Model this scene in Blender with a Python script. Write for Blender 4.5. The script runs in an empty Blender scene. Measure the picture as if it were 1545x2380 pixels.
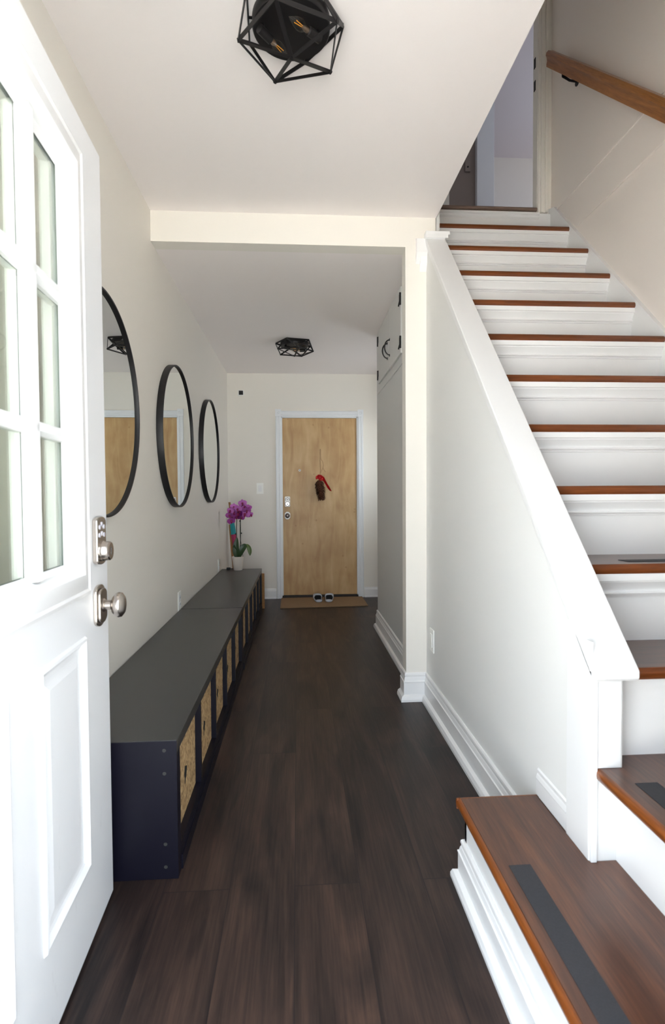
import bpy, bmesh, math, random
from mathutils import Vector, Matrix
R=random.Random(7)
sc=bpy.context.scene
col=sc.collection
PI=math.pi

# ---------------------------------------------------------------- materials
def s2l(c):
    return tuple(((x/255)/12.92 if x/255<=.04045 else (((x/255)+.055)/1.055)**2.4) for x in c)+(1,)
def newmat(name):
    m=bpy.data.materials.new(name); m.use_nodes=True
    nt=m.node_tree; b=nt.nodes['Principled BSDF']
    return m,nt,b
def N(nt,t,**k):
    n=nt.nodes.new(t)
    for a,v in k.items(): setattr(n,a,v)
    return n
def flat(name,c,rough=.5,metal=0,spec=None,bump=0,bscale=200,var=0,vscale=8,coat=0):
    m,nt,b=newmat(name)
    b.inputs['Base Color'].default_value=s2l(c); b.inputs['Roughness'].default_value=rough
    b.inputs['Metallic'].default_value=metal
    if spec is not None: b.inputs['Specular IOR Level'].default_value=spec
    if coat: b.inputs['Coat Weight'].default_value=coat
    tc=N(nt,'ShaderNodeTexCoord')
    if var:
        n=N(nt,'ShaderNodeTexNoise'); n.inputs['Scale'].default_value=vscale; n.inputs['Detail'].default_value=5
        nt.links.new(tc.outputs['Object'],n.inputs['Vector'])
        r=N(nt,'ShaderNodeMix',data_type='RGBA'); a=s2l([max(0,x*(1-var)) for x in c]); q=s2l([min(255,x*(1+var)) for x in c])
        r.inputs[6].default_value=a; r.inputs[7].default_value=q
        nt.links.new(n.outputs['Fac'],r.inputs[0]); nt.links.new(r.outputs[2],b.inputs['Base Color'])
    if bump:
        n=N(nt,'ShaderNodeTexNoise'); n.inputs['Scale'].default_value=bscale; n.inputs['Detail'].default_value=3
        nt.links.new(tc.outputs['Object'],n.inputs['Vector'])
        bp=N(nt,'ShaderNodeBump'); bp.inputs['Strength'].default_value=bump; bp.inputs['Distance'].default_value=.002
        nt.links.new(n.outputs['Fac'],bp.inputs['Height']); nt.links.new(bp.outputs['Normal'],b.inputs['Normal'])
    return m
def wood(name,cols,axis='X',stretch=14,scale=3.0,rough=.4,bump=.15,coat=0,seed=0,fine=.35,rot=0):
    """streaky grain running along `axis`"""
    m,nt,b=newmat(name)
    b.inputs['Roughness'].default_value=rough
    if coat: b.inputs['Coat Weight'].default_value=coat; b.inputs['Coat Roughness'].default_value=.25
    tc=N(nt,'ShaderNodeTexCoord'); mp=N(nt,'ShaderNodeMapping')
    s=[stretch]*3; s['XYZ'.index(axis)]=1
    mp.inputs['Scale'].default_value=[v*1.0 for v in s]; mp.inputs['Location'].default_value=(seed*3.1,seed*1.7,seed*.9)
    if rot:
        m0=N(nt,'ShaderNodeMapping'); m0.inputs['Rotation'].default_value=(rot,0,0); nt.links.new(tc.outputs['Object'],m0.inputs['Vector']); nt.links.new(m0.outputs[0],mp.inputs['Vector'])
    else: nt.links.new(tc.outputs['Object'],mp.inputs['Vector'])
    n=N(nt,'ShaderNodeTexNoise'); n.inputs['Scale'].default_value=scale; n.inputs['Detail'].default_value=6; n.inputs['Distortion'].default_value=.6
    n.inputs['Roughness'].default_value=.62
    nt.links.new(mp.outputs[0],n.inputs['Vector'])
    n2=N(nt,'ShaderNodeTexNoise'); n2.inputs['Scale'].default_value=scale*6; n2.inputs['Detail'].default_value=4
    nt.links.new(mp.outputs[0],n2.inputs['Vector'])
    mx=N(nt,'ShaderNodeMix'); mx.inputs[0].default_value=fine
    nt.links.new(n.outputs['Fac'],mx.inputs[2]); nt.links.new(n2.outputs['Fac'],mx.inputs[3])
    cr=N(nt,'ShaderNodeValToRGB'); e=cr.color_ramp.elements
    k=len(cols)
    e[0].position=.28; e[0].color=s2l(cols[0]); e[1].position=.72; e[1].color=s2l(cols[-1])
    for i in range(1,k-1):
        x=e.new(.28+.44*i/(k-1)); x.color=s2l(cols[i])
    nt.links.new(mx.outputs[0],cr.inputs[0]); nt.links.new(cr.outputs[0],b.inputs['Base Color'])
    bp=N(nt,'ShaderNodeBump'); bp.inputs['Strength'].default_value=bump; bp.inputs['Distance'].default_value=.001
    nt.links.new(mx.outputs[0],bp.inputs['Height']); nt.links.new(bp.outputs['Normal'],b.inputs['Normal'])
    return m
def floor_mat():
    m,nt,b=newmat('dark_plank_floor')
    tc=N(nt,'ShaderNodeTexCoord'); mp=N(nt,'ShaderNodeMapping'); mp.inputs['Rotation'].default_value=(0,0,PI/2)
    mp.inputs['Location'].default_value=(.33,.06,0)
    nt.links.new(tc.outputs['Object'],mp.inputs['Vector'])
    br=N(nt,'ShaderNodeTexBrick'); br.offset=.37; br.offset_frequency=2
    br.inputs['Color1'].default_value=(0,0,0,1); br.inputs['Color2'].default_value=(1,1,1,1); br.inputs['Mortar'].default_value=(.5,.5,.5,1)
    br.inputs['Scale'].default_value=1; br.inputs['Mortar Size'].default_value=.0012; br.inputs['Mortar Smooth'].default_value=.0
    br.inputs['Brick Width'].default_value=1.22; br.inputs['Row Height'].default_value=.178
    nt.links.new(mp.outputs[0],br.inputs['Vector'])
    # grain coords, shifted plank by plank
    mp2=N(nt,'ShaderNodeMapping'); mp2.inputs['Scale'].default_value=(6,1,1)
    nt.links.new(tc.outputs['Object'],mp2.inputs['Vector'])
    ad=N(nt,'ShaderNodeVectorMath',operation='ADD'); sc_=N(nt,'ShaderNodeVectorMath',operation='SCALE'); sc_.inputs['Scale'].default_value=7
    nt.links.new(br.outputs['Color'],sc_.inputs[0]); nt.links.new(mp2.outputs[0],ad.inputs[0]); nt.links.new(sc_.outputs[0],ad.inputs[1])
    n=N(nt,'ShaderNodeTexNoise'); n.inputs['Scale'].default_value=1.5; n.inputs['Detail'].default_value=5; n.inputs['Distortion'].default_value=1.2
    nt.links.new(ad.outputs[0],n.inputs['Vector'])
    mp3=N(nt,'ShaderNodeMapping'); mp3.inputs['Scale'].default_value=(5,1,1); nt.links.new(ad.outputs[0],mp3.inputs['Vector'])
    n2=N(nt,'ShaderNodeTexNoise'); n2.inputs['Scale'].default_value=4.5; n2.inputs['Detail'].default_value=6; n2.inputs['Roughness'].default_value=.7
    nt.links.new(mp3.outputs[0],n2.inputs['Vector'])
    mx=N(nt,'ShaderNodeMix'); mx.inputs[0].default_value=.42
    nt.links.new(n.outputs['Fac'],mx.inputs[2]); nt.links.new(n2.outputs['Fac'],mx.inputs[3])
    cr=N(nt,'ShaderNodeValToRGB'); e=cr.color_ramp.elements
    e[0].position=.36; e[0].color=s2l((25,21,21)); e[1].position=.68; e[1].color=s2l((80,61,52))
    x=e.new(.5); x.color=s2l((52,40,36))
    nt.links.new(mx.outputs[0],cr.inputs[0])
    mm=N(nt,'ShaderNodeMix',data_type='RGBA',blend_type='MULTIPLY'); mm.inputs[0].default_value=1
    cr2=N(nt,'ShaderNodeValToRGB'); cr2.color_ramp.elements[0].color=(.76,.77,.80,1); cr2.color_ramp.elements[1].color=(1.14,1.10,1.05,1)
    nt.links.new(br.outputs['Color'],cr2.inputs[0])
    nt.links.new(cr.outputs[0],mm.inputs[6]); nt.links.new(cr2.outputs[0],mm.inputs[7])
    dk=N(nt,'ShaderNodeMix',data_type='RGBA'); dk.inputs[7].default_value=s2l((30,26,27))
    nt.links.new(br.outputs['Fac'],dk.inputs[0]); nt.links.new(mm.outputs[2],dk.inputs[6])
    nt.links.new(dk.outputs[2],b.inputs['Base Color'])
    b.inputs['Roughness'].default_value=.42; b.inputs['Specular IOR Level'].default_value=.32
    bp=N(nt,'ShaderNodeBump'); bp.inputs['Strength'].default_value=.25; bp.inputs['Distance'].default_value=.0008
    nt.links.new(mx.outputs[0],bp.inputs['Height']); nt.links.new(bp.outputs['Normal'],b.inputs['Normal'])
    return m
def veneer_mat():
    m,nt,b=newmat('birch_veneer')
    tc=N(nt,'ShaderNodeTexCoord'); mp=N(nt,'ShaderNodeMapping'); mp.inputs['Scale'].default_value=(5,5,1)
    nt.links.new(tc.outputs['Object'],mp.inputs['Vector'])
    n=N(nt,'ShaderNodeTexNoise'); n.inputs['Scale'].default_value=2.6; n.inputs['Detail'].default_value=6; n.inputs['Distortion'].default_value=.8
    nt.links.new(mp.outputs[0],n.inputs['Vector'])
    n2=N(nt,'ShaderNodeTexNoise'); n2.inputs['Scale'].default_value=3.2; n2.inputs['Detail'].default_value=3
    nt.links.new(tc.outputs['Object'],n2.inputs['Vector'])
    mx=N(nt,'ShaderNodeMix'); mx.inputs[0].default_value=.5
    nt.links.new(n.outputs['Fac'],mx.inputs[2]); nt.links.new(n2.outputs['Fac'],mx.inputs[3])
    cr=N(nt,'ShaderNodeValToRGB'); e=cr.color_ramp.elements
    e[0].position=.32; e[0].color=s2l((176,136,90)); e[1].position=.68; e[1].color=s2l((216,185,138)); x=e.new(.5); x.color=s2l((198,163,115))
    nt.links.new(mx.outputs[0],cr.inputs[0])
    v=N(nt,'ShaderNodeTexVoronoi'); v.inputs['Scale'].default_value=9; nt.links.new(tc.outputs['Object'],v.inputs['Vector'])
    kr=N(nt,'ShaderNodeValToRGB'); kr.color_ramp.elements[0].position=.02; kr.color_ramp.elements[0].color=(.62,.5,.38,1); kr.color_ramp.elements[1].position=.12; kr.color_ramp.elements[1].color=(1,1,1,1)
    nt.links.new(v.outputs['Distance'],kr.inputs[0])
    mm=N(nt,'ShaderNodeMix',data_type='RGBA',blend_type='MULTIPLY'); mm.inputs[0].default_value=.6
    nt.links.new(cr.outputs[0],mm.inputs[6]); nt.links.new(kr.outputs[0],mm.inputs[7]); nt.links.new(mm.outputs[2],b.inputs['Base Color'])
    b.inputs['Roughness'].default_value=.38; b.inputs['Specular IOR Level'].default_value=.35
    return m
def cork_mat():
    m,nt,b=newmat('tan_pressed_fibre')
    tc=N(nt,'ShaderNodeTexCoord')
    mp=N(nt,'ShaderNodeMapping'); mp.inputs['Scale'].default_value=(1,1,.7); nt.links.new(tc.outputs['Object'],mp.inputs['Vector'])
    v=N(nt,'ShaderNodeTexVoronoi'); v.inputs['Scale'].default_value=170; nt.links.new(mp.outputs[0],v.inputs['Vector'])
    n=N(nt,'ShaderNodeTexNoise'); n.inputs['Scale'].default_value=45; n.inputs['Detail'].default_value=6; nt.links.new(mp.outputs[0],n.inputs['Vector'])
    mx=N(nt,'ShaderNodeMix'); mx.inputs[0].default_value=.6
    sp=N(nt,'ShaderNodeSeparateColor'); nt.links.new(v.outputs['Color'],sp.inputs[0])
    nt.links.new(sp.outputs[0],mx.inputs[2]); nt.links.new(n.outputs['Fac'],mx.inputs[3])
    cr=N(nt,'ShaderNodeValToRGB'); e=cr.color_ramp.elements
    e[0].position=.2; e[0].color=s2l((120,94,60)); e[1].position=.8; e[1].color=s2l((218,188,142)); x=e.new(.5); x.color=s2l((184,150,104))
    nt.links.new(mx.outputs[0],cr.inputs[0]); nt.links.new(cr.outputs[0],b.inputs['Base Color']); b.inputs['Roughness'].default_value=.8
    bp=N(nt,'ShaderNodeBump'); bp.inputs['Strength'].default_value=.5; bp.inputs['Distance'].default_value=.003
    nt.links.new(mx.outputs[0],bp.inputs['Height']); nt.links.new(bp.outputs['Normal'],b.inputs['Normal'])
    return m
def glass_mat(name,tint=(1,1,1),rough=0):
    m,nt,b=newmat(name); nt.nodes.remove(b)
    o=nt.nodes['Material Output']
    t=N(nt,'ShaderNodeBsdfTransparent'); t.inputs[0].default_value=(*tint,1)
    g=N(nt,'ShaderNodeBsdfGlossy'); g.inputs['Roughness'].default_value=rough
    f=N(nt,'ShaderNodeFresnel'); ge=N(nt,'ShaderNodeNewGeometry'); mr=N(nt,'ShaderNodeMapRange'); mr.inputs['To Min'].default_value=1.45; mr.inputs['To Max'].default_value=1/1.45
    nt.links.new(ge.outputs['Backfacing'],mr.inputs['Value']); nt.links.new(mr.outputs[0],f.inputs['IOR'])
    mx=N(nt,'ShaderNodeMixShader'); nt.links.new(f.outputs[0],mx.inputs[0]); nt.links.new(t.outputs[0],mx.inputs[1]); nt.links.new(g.outputs[0],mx.inputs[2])
    nt.links.new(mx.outputs[0],o.inputs['Surface']); return m
def door_paint():
    """white gloss paint with scuffs low down"""
    m,nt,b=newmat('white_door_paint')
    tc=N(nt,'ShaderNodeTexCoord'); mp=N(nt,'ShaderNodeMapping'); mp.inputs['Scale'].default_value=(2,6,1.6); mp.inputs['Rotation'].default_value=(.5,0,0)
    nt.links.new(tc.outputs['Object'],mp.inputs['Vector'])
    n=N(nt,'ShaderNodeTexNoise'); n.inputs['Scale'].default_value=5; n.inputs['Detail'].default_value=8; n.inputs['Roughness'].default_value=.75
    nt.links.new(mp.outputs[0],n.inputs['Vector'])
    cr=N(nt,'ShaderNodeValToRGB'); e=cr.color_ramp.elements; e[0].position=.60; e[0].color=(0,0,0,1); e[1].position=.78; e[1].color=(1,1,1,1)
    nt.links.new(n.outputs['Fac'],cr.inputs[0])
    sp=N(nt,'ShaderNodeSeparateXYZ'); nt.links.new(tc.outputs['Object'],sp.inputs[0])
    mr=N(nt,'ShaderNodeMapRange'); mr.inputs['From Min'].default_value=.65; mr.inputs['From Max'].default_value=.1; nt.links.new(sp.outputs['Z'],mr.inputs['Value'])
    mu=N(nt,'ShaderNodeMath',operation='MULTIPLY'); nt.links.new(cr.outputs[0],mu.inputs[0]); nt.links.new(mr.outputs[0],mu.inputs[1])
    m2=N(nt,'ShaderNodeMath',operation='MULTIPLY'); m2.inputs[1].default_value=.35; nt.links.new(mu.outputs[0],m2.inputs[0])
    mx=N(nt,'ShaderNodeMix',data_type='RGBA'); mx.inputs[6].default_value=s2l((240,241,243)); mx.inputs[7].default_value=s2l((120,122,130))
    nt.links.new(m2.outputs[0],mx.inputs[0]); nt.links.new(mx.outputs[2],b.inputs['Base Color'])
    b.inputs['Roughness'].default_value=.38
    return m

M={}
M['wall']=flat('warm_white_wall_paint',(238,234,226),.62,bump=.06,bscale=120)
M['rightw']=flat('white_stairwell_warm_bounce',(238,230,223),.6,bump=.05,bscale=120)  # white wall, warm bounce off the wood tinted into the colour
M['upwall']=flat('upstairs_paint',(200,193,188),.6)
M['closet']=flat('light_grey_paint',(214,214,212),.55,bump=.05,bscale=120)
M['cool']=flat('white_wall_paint',(236,236,234),.55,bump=.05,bscale=120)
M['ceil']=flat('ceiling_paint',(246,240,238),.7,bump=.05,bscale=90)
M['trim']=flat('white_trim_gloss',(240,240,240),.3)
M['casing']=flat('pale_grey_trim_paint',(238,241,244),.35)
M['door']=door_paint()
M['floor']=floor_mat()
M['tread']=wood('stained_oak_tread',[(52,30,22),(84,50,34),(112,68,42)],'X',16,2.2,rough=.3,coat=.25,seed=2)
M['tread_y']=wood('stained_oak_tread_lengthwise',[(52,30,22),(84,50,34),(112,68,42)],'Y',16,2.2,rough=.3,coat=.25,seed=4)
M['nose']=wood('honey_oak_nosing',[(74,36,14),(112,58,24),(140,80,38)],'X',18,2.4,rough=.3,coat=.3,seed=5)
M['nose_y']=wood('honey_oak_nosing_lengthwise',[(84,42,14),(124,66,24),(152,88,40)],'Y',18,2.4,rough=.3,coat=.3,seed=6)
M['landing']=wood('grey_brown_oak_edge',[(96,78,66),(118,98,86),(140,120,106)],'X',18,2.4,rough=.5,seed=7)
M['rail']=wood('oak_handrail',[(108,62,26),(156,100,46),(184,126,66)],'Y',16,2.6,rough=.32,coat=.2,seed=9,rot=-.781)
M['veneer']=veneer_mat()
M['strip']=flat('charcoal_grit_tape',(58,58,62),.85,bump=.8,bscale=900,var=.12,vscale=300)
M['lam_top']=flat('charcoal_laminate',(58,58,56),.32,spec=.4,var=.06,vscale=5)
M['lam']=flat('black_brown_laminate_sky_tint',(13,11,25),.4,spec=.3)  # black-brown board, blue of the reflected daylight mixed into the colour
M['cork']=cork_mat()
M['hole']=flat('slot_shade_black',(14,12,10),.9)
M['black']=flat('matte_black_metal',(24,22,23),.45,spec=.4)
M['blackp']=flat('black_plastic',(14,14,15),.3)
M['mirror']=flat('mirror_silver',(236,240,238),.0,metal=1)
M['nickel']=flat('satin_nickel',(200,192,184),.24,metal=1)
M['nickel_k']=flat('aged_nickel',(128,118,114),.3,metal=1)
M['nickel_d']=flat('bright_nickel_plate',(214,212,208),.45,metal=.6)
M['keypad']=flat('keypad_button_white',(205,203,212),.4)
M['plastic']=flat('white_plastic',(250,250,246),.35)
M['glass']=glass_mat('clear_glass',(.93,.96,.92))
M['bulb']=glass_mat('bulb_glass',(.97,.96,.94))
M['filament']=flat('amber_filament',(235,160,50),.4)
M['brass']=flat('brass',(170,150,130),.3,metal=1)
M['pot']=flat('cream_ceramic',(232,222,212),.35)
M['soil']=flat('bark_mix',(52,38,26),.95,bump=1,bscale=60)
M['leaf']=flat('orchid_leaf',(40,66,30),.35,var=.2,vscale=12)
M['leaf2']=flat('orchid_leaf_light',(92,112,58),.35,var=.15,vscale=12)
M['stem']=flat('orchid_stem',(54,58,40),.5)
M['petal']=flat('orchid_petal',(214,128,212),.5,var=.12,vscale=60)
M['lip']=flat('orchid_lip',(146,28,84),.45)
M['cone']=flat('pine_cone_scale',(92,56,36),.75,var=.3,vscale=60)
M['ribbon']=flat('red_ribbon',(200,20,26),.55,var=.12,vscale=40)
M['twine']=flat('jute_twine',(140,104,66),.9)
M['mat']=flat('coir_mat',(150,122,92),.95,bump=1,bscale=500,var=.12,vscale=120)
M['clog']=flat('grey_white_foam',(196,202,212),.5)
M['insole_and_toe_shade']=flat('black_insole_and_toe_shade',(16,16,18),.8)
M['stickwood']=flat('tan_wood_pole',(168,122,74),.6,var=.1,vscale=20)
M['teal']=flat('teal_fabric',(40,150,156),.7)
M['pink']=flat('magenta_fabric',(168,52,92),.7)
M['plum']=flat('plum_fabric',(112,22,54),.7)
M['card']=flat('brown_fibre_panel',(160,118,76),.9,var=.2,vscale=90)
M['taupe']=flat('taupe_flat',(146,134,130),.6)  # one flat taupe tone for the partition and thermostat cover
M['blue']=flat('white_door_bluish_light',(226,229,238),.5)  # white door edge with bluish window light tinted into its colour
M['lilac']=flat('lilac_ceiling_paint',(214,206,212),.7)
M['concrete']=flat('porch_concrete',(205,203,198),.9,var=.06,vscale=3)
M['thresh']=flat('dark_threshold',(40,30,22),.5)

# ---------------------------------------------------------------- mesh helpers
def BM(): return bmesh.new()
def box(bm,x0,x1,y0,y1,z0,z1):
    v=[bm.verts.new((x,y,z)) for z in (z0,z1) for y in (y0,y1) for x in (x0,x1)]
    for f in ((0,2,3,1),(4,5,7,6),(0,1,5,4),(2,6,7,3),(0,4,6,2),(1,3,7,5)): bm.faces.new([v[i] for i in f])
    return bm
def hexa(bm,pts):
    v=[bm.verts.new(p) for p in pts]
    for f in ((3,2,1,0),(4,5,6,7),(0,1,5,4),(1,2,6,5),(2,3,7,6),(3,0,4,7)): bm.faces.new([v[i] for i in f])
def prism(bm,prof,axis,a,b):
    """closed 2-D profile extruded along axis. prof pairs are the other two axes in order (XYZ minus axis)"""
    def P(p,t):
        q=list(p); q.insert('XYZ'.index(axis),t); return q
    A=[bm.verts.new(P(p,a)) for p in prof]; B=[bm.verts.new(P(p,b)) for p in prof]; n=len(prof)
    bm.faces.new(A); bm.faces.new(B[::-1])
    for i in range(n): bm.faces.new((A[i],B[i],B[(i+1)%n],A[(i+1)%n]))
def frame(d):
    d=d.normalized(); u=Vector((0,0,1)) if abs(d.z)<.9 else Vector((1,0,0))
    a=d.cross(u).normalized(); b=a.cross(d).normalized(); return a,b
def tube(bm,pts,rad,n=8,cap=True):
    pts=[Vector(p) for p in pts]; rings=[]; m=len(pts)
    rad=rad if isinstance(rad,(list,tuple)) else [rad]*m
    pa=None
    for i,p in enumerate(pts):
        d=(pts[min(i+1,m-1)]-pts[max(i-1,0)])
        if pa is None: a,b=frame(d)
        else:
            dn=d.normalized(); a=(pa-dn*pa.dot(dn)).normalized(); b=a.cross(dn)
        pa=a
        rings.append([bm.verts.new(p+(a*math.cos(t)+b*math.sin(t))*rad[i]) for t in [2*PI*k/n for k in range(n)]])
    for i in range(m-1):
        for k in range(n): bm.faces.new((rings[i][k],rings[i][(k+1)%n],rings[i+1][(k+1)%n],rings[i+1][k]))
    if cap: bm.faces.new(rings[0][::-1]); bm.faces.new(rings[-1])
def lathe(bm,prof,mat=None,n=32,close=False):
    """prof: (r,h) about local Z, mat: Matrix"""
    mat=mat or Matrix.Identity(4); rings=[]
    for r,h in prof:
        if r<1e-6: rings.append([bm.verts.new(mat@Vector((0,0,h)))])
        else: rings.append([bm.verts.new(mat@Vector((r*math.cos(2*PI*k/n),r*math.sin(2*PI*k/n),h))) for k in range(n)])
    seq=list(zip(rings,rings[1:]+rings[:1])) if close else list(zip(rings,rings[1:]))
    for A,B in seq:
        if len(A)==1 and len(B)==1: continue
        for k in range(n):
            j=(k+1)%n
            if len(A)==1: bm.faces.new((A[0],B[j],B[k]))
            elif len(B)==1: bm.faces.new((A[k],A[j],B[0]))
            else: bm.faces.new((A[k],A[j],B[j],B[k]))
def axm(origin,direction):
    """matrix putting local Z along direction"""
    d=Vector(direction).normalized(); return Matrix.Translation(origin)@d.to_track_quat('Z','Y').to_matrix().to_4x4()
def sweep(bm,prof,path,flip=1,closed_prof=True,up=None):
    """profile (out,z) swept along an XY polyline; out is to the right of travel (flip=1)"""
    P=[Vector(p) for p in path]; m=len(P); rings=[]
    def nr(a,b):
        d=(b-a).normalized(); return Vector((d.y,-d.x))*flip
    for i in range(m):
        if i==0: n=nr(P[0],P[1]); k=1
        elif i==m-1: n=nr(P[-2],P[-1]); k=1
        else:
            n1=nr(P[i-1],P[i]); n2=nr(P[i],P[i+1]); n=(n1+n2).normalized(); k=1/max(.3,n.dot(n1))
        rings.append([bm.verts.new((P[i].x+n.x*o*k,P[i].y+n.y*o*k,z)) for o,z in prof])
    q=len(prof)
    for i in range(m-1):
        for k in range(q):
            j=(k+1)%q; bm.faces.new((rings[i][k],rings[i][j],rings[i+1][j],rings[i+1][k]))
    bm.faces.new(rings[0]); bm.faces.new(rings[-1][::-1])
def bar(bm,a,b,w,t,nrm):
    """flat strip a->b, width w across, thickness t along nrm"""
    a=Vector(a); b=Vector(b); d=(b-a).normalized(); n=Vector(nrm); n=(n-d*n.dot(d)).normalized(); s=d.cross(n)
    q=[(-1,-1),(1,-1),(1,1),(-1,1)]
    hexa(bm,[a+s*w/2*i+n*t/2*j for i,j in q]+[b+s*w/2*i+n*t/2*j for i,j in q])

WM={}
def finish(bm,mats,smooth,bevel):
    bmesh.ops.recalc_face_normals(bm,faces=bm.faces)
    if smooth:
        for f in bm.faces: f.smooth=True
def obj(name,bm,m,parent=None,smooth=False,local=False,bevel=0,faces=None,origin=None,sharp=35):
    finish(bm,m,smooth,bevel)
    me=bpy.data.meshes.new(name)
    o=bpy.data.objects.new(name,me); col.objects.link(o)
    if parent is not None:
        o.parent=parent
        W=WM[parent]
        if not local: bm.transform(W.inverted())
        WM[o]=W
    else:
        vs=[v.co for v in bm.verts]
        if origin is None:
            lo=[min(v[i] for v in vs) for i in range(3)]; hi=[max(v[i] for v in vs) for i in range(3)]
            origin=((lo[0]+hi[0])/2,(lo[1]+hi[1])/2,lo[2])
        o.location=origin; W=Matrix.Translation(origin); bm.transform(W.inverted()); WM[o]=W
    bm.to_mesh(me); bm.free()
    for mm in (m if isinstance(m,(list,tuple)) else [m]): me.materials.append(M[mm] if isinstance(mm,str) else mm)
    if smooth and sharp: me.set_sharp_from_angle(angle=math.radians(sharp))
    if bevel:
        b=o.modifiers.new('bevel','BEVEL'); b.width=bevel; b.segments=2; b.limit_method='ANGLE'; b.angle_limit=math.radians(40)
    return o
def thing(name,label,cat,loc,rz=0,group=None):
    o=bpy.data.objects.new(name,None); o.empty_display_size=.05; col.objects.link(o)
    o.location=loc; o.rotation_euler=(0,0,rz); WM[o]=Matrix.Translation(loc)@Matrix.Rotation(rz,4,'Z')
    tag(o,label,cat,group); return o
def tag(o,label,cat,group=None):
    o['label']=label; o['category']=cat
    if group: o['group']=group
    return o
def struct(name,bm,m,label=None,cat=None,**k):
    o=obj(name,bm,m,**k); o['kind']='structure'
    if label: o['label']=label
    if cat: o['category']=cat
    return o
def copy_tree(src,parent=None):
    c=src.copy(); col.objects.link(c)
    if parent is not None: c.parent=parent
    WM[c]=WM.get(src)
    for ch in list(src.children): copy_tree(ch,c)
    return c

# ---------------------------------------------------------------- dimensions (metres, camera at x=0 y=0)
XL=-.715; YE=5.61; ZC1=2.485; ZC2=2.335; YH=2.747; XP=.558; XK=.666; XKR=.735; XH=.7177; XC=.64
XR=1.586; YF=.43; ZUP=2.82; ZTOP=5.2
SB,SS,SZ,SR=1.1868,.2048,.6639,.2156      # first straight nosing y, run, z, rise

# ---------------------------------------------------------------- room shell
b=BM(); box(b,-.9,1.7,YF-.12,5.9,-.1,0); struct('floor',b,'floor','dark brown wood plank hallway floor','floor')
b=BM(); box(b,XL-.1,XL,YF-.12,5.8,-.1,2.7); struct('wall_left',b,'wall','warm white hallway wall carrying three round mirrors','wall')
# far wall with door opening
DX0,DX1,DZ=-.166,.632,1.893
b=BM(); box(b,XL,DX0,YE,YE+.12,0,2.5); box(b,DX1,1.5,YE,YE+.12,0,2.5); box(b,DX0,DX1,YE,YE+.12,DZ,2.5)
struct('wall_end',b,'wall','warm white wall at the far end around the wooden door','wall')
b=BM(); box(b,XL,XH,YF-.12,YH+.05,ZC1,ZUP-.03); struct('ceiling_front',b,'ceil','bright white ceiling over the entry','ceiling')
b=BM(); box(b,XL,XKR,YH+.088,YE,ZC2,ZC2+.12); box(b,XKR,1.3,4.19,YE,ZC2,ZC2+.12); struct('ceiling_back',b,'ceil','lower grey-white ceiling over the far hallway','ceiling')
# header beam and pillar: one L shaped piece
b=BM(); box(b,XL,XH,YH,YH+.088,ZC2,ZC1); box(b,XP,XH,YH,YH+.088,0,ZC2)
struct('wall_header',b,'wall','white header and slim pillar framing the back hallway','wall')
# closet wall beyond the pillar
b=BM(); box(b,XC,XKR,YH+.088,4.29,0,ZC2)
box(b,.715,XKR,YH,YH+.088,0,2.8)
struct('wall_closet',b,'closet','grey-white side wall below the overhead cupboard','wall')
b=BM(); box(b,XKR,1.2,4.19,4.29,0,ZC2); struct('wall_closet_return',b,'wall')
b=BM(); box(b,1.2,1.3,4.19,4.68,0,ZC2); box(b,1.2,1.3,5.18,YE,0,ZC2); box(b,1.2,1.3,4.68,5.18,0,1.0); box(b,1.2,1.3,4.68,5.18,1.72,ZC2); struct('wall_recess',b,'wall')  # unseen window opening added in this wall to brighten the far hallway
b=BM(); box(b,XH-.09,XH,YF,3.32,ZUP-.03,ZTOP+.1); struct('wall_stairwell_left',b,'wall')
b=BM(); box(b,.715,XKR,YH+.088,3.3,ZC2,ZUP-.03); struct('wall_stair_inner',b,'wall')
b=BM(); box(b,XR,XR+.1,YF-.12,3.42,0,ZTOP); struct('wall_right',b,'rightw','white wall beside the staircase carrying the wooden handrail','wall')
# front wall with entry doorway and a window over the winder platform, behind / beside the camera
b=BM(); box(b,XL-.1,-.56,YF-.12,YF,0,2.7); box(b,-.56,.40,YF-.12,YF,1.99,2.7); box(b,.40,XR+.1,YF-.12,YF,0,ZTOP)
struct('wall_front',b,'cool')
b=BM(); box(b,XH,XR,YF,3.42,ZTOP,ZTOP+.1); struct('ceiling_stairwell',b,'ceil')

# knee wall beside the stairs: sloped top
CZ0,CY0,CY1=.672,1.135,2.747; CM=1.070
def capz(y): return CZ0+(y-CY0)*CM
b=BM(); prism(b,[(1.165,0),(CY1,0),(CY1,capz(CY1)),(1.165,capz(1.165))],'X',XK,XKR)
struct('wall_knee',b,'cool','white sloping half wall between hallway and stairs','wall')
# cap
b=BM(); t=.024
prism(b,[(CY0,capz(CY0)-.012),(CY0+.006,capz(CY0)-.02),(CY1-.03,capz(CY1-.03)-.02),(CY1-.03,capz(CY1-.03)+.004),(CY0,capz(CY0)+.004)],'X',XK-.012,XKR+.021)
struct('trim_1',b,'trim','white sloping cap board on top of the stair half wall','trim',bevel=.003)
b=BM(); box(b,XK-.012,XKR+.042,CY1-.045,CY1-.001,capz(CY1-.03)+.016,capz(CY1-.03)+.034); box(b,XK-.014,XKR+.032,CY1-.05,CY1-.001,capz(CY1-.03)-.002,capz(CY1-.03)+.016)
struct('trim_2',b,'trim','small white block closing the top of the half wall cap against the pillar','trim',bevel=.002)
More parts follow.
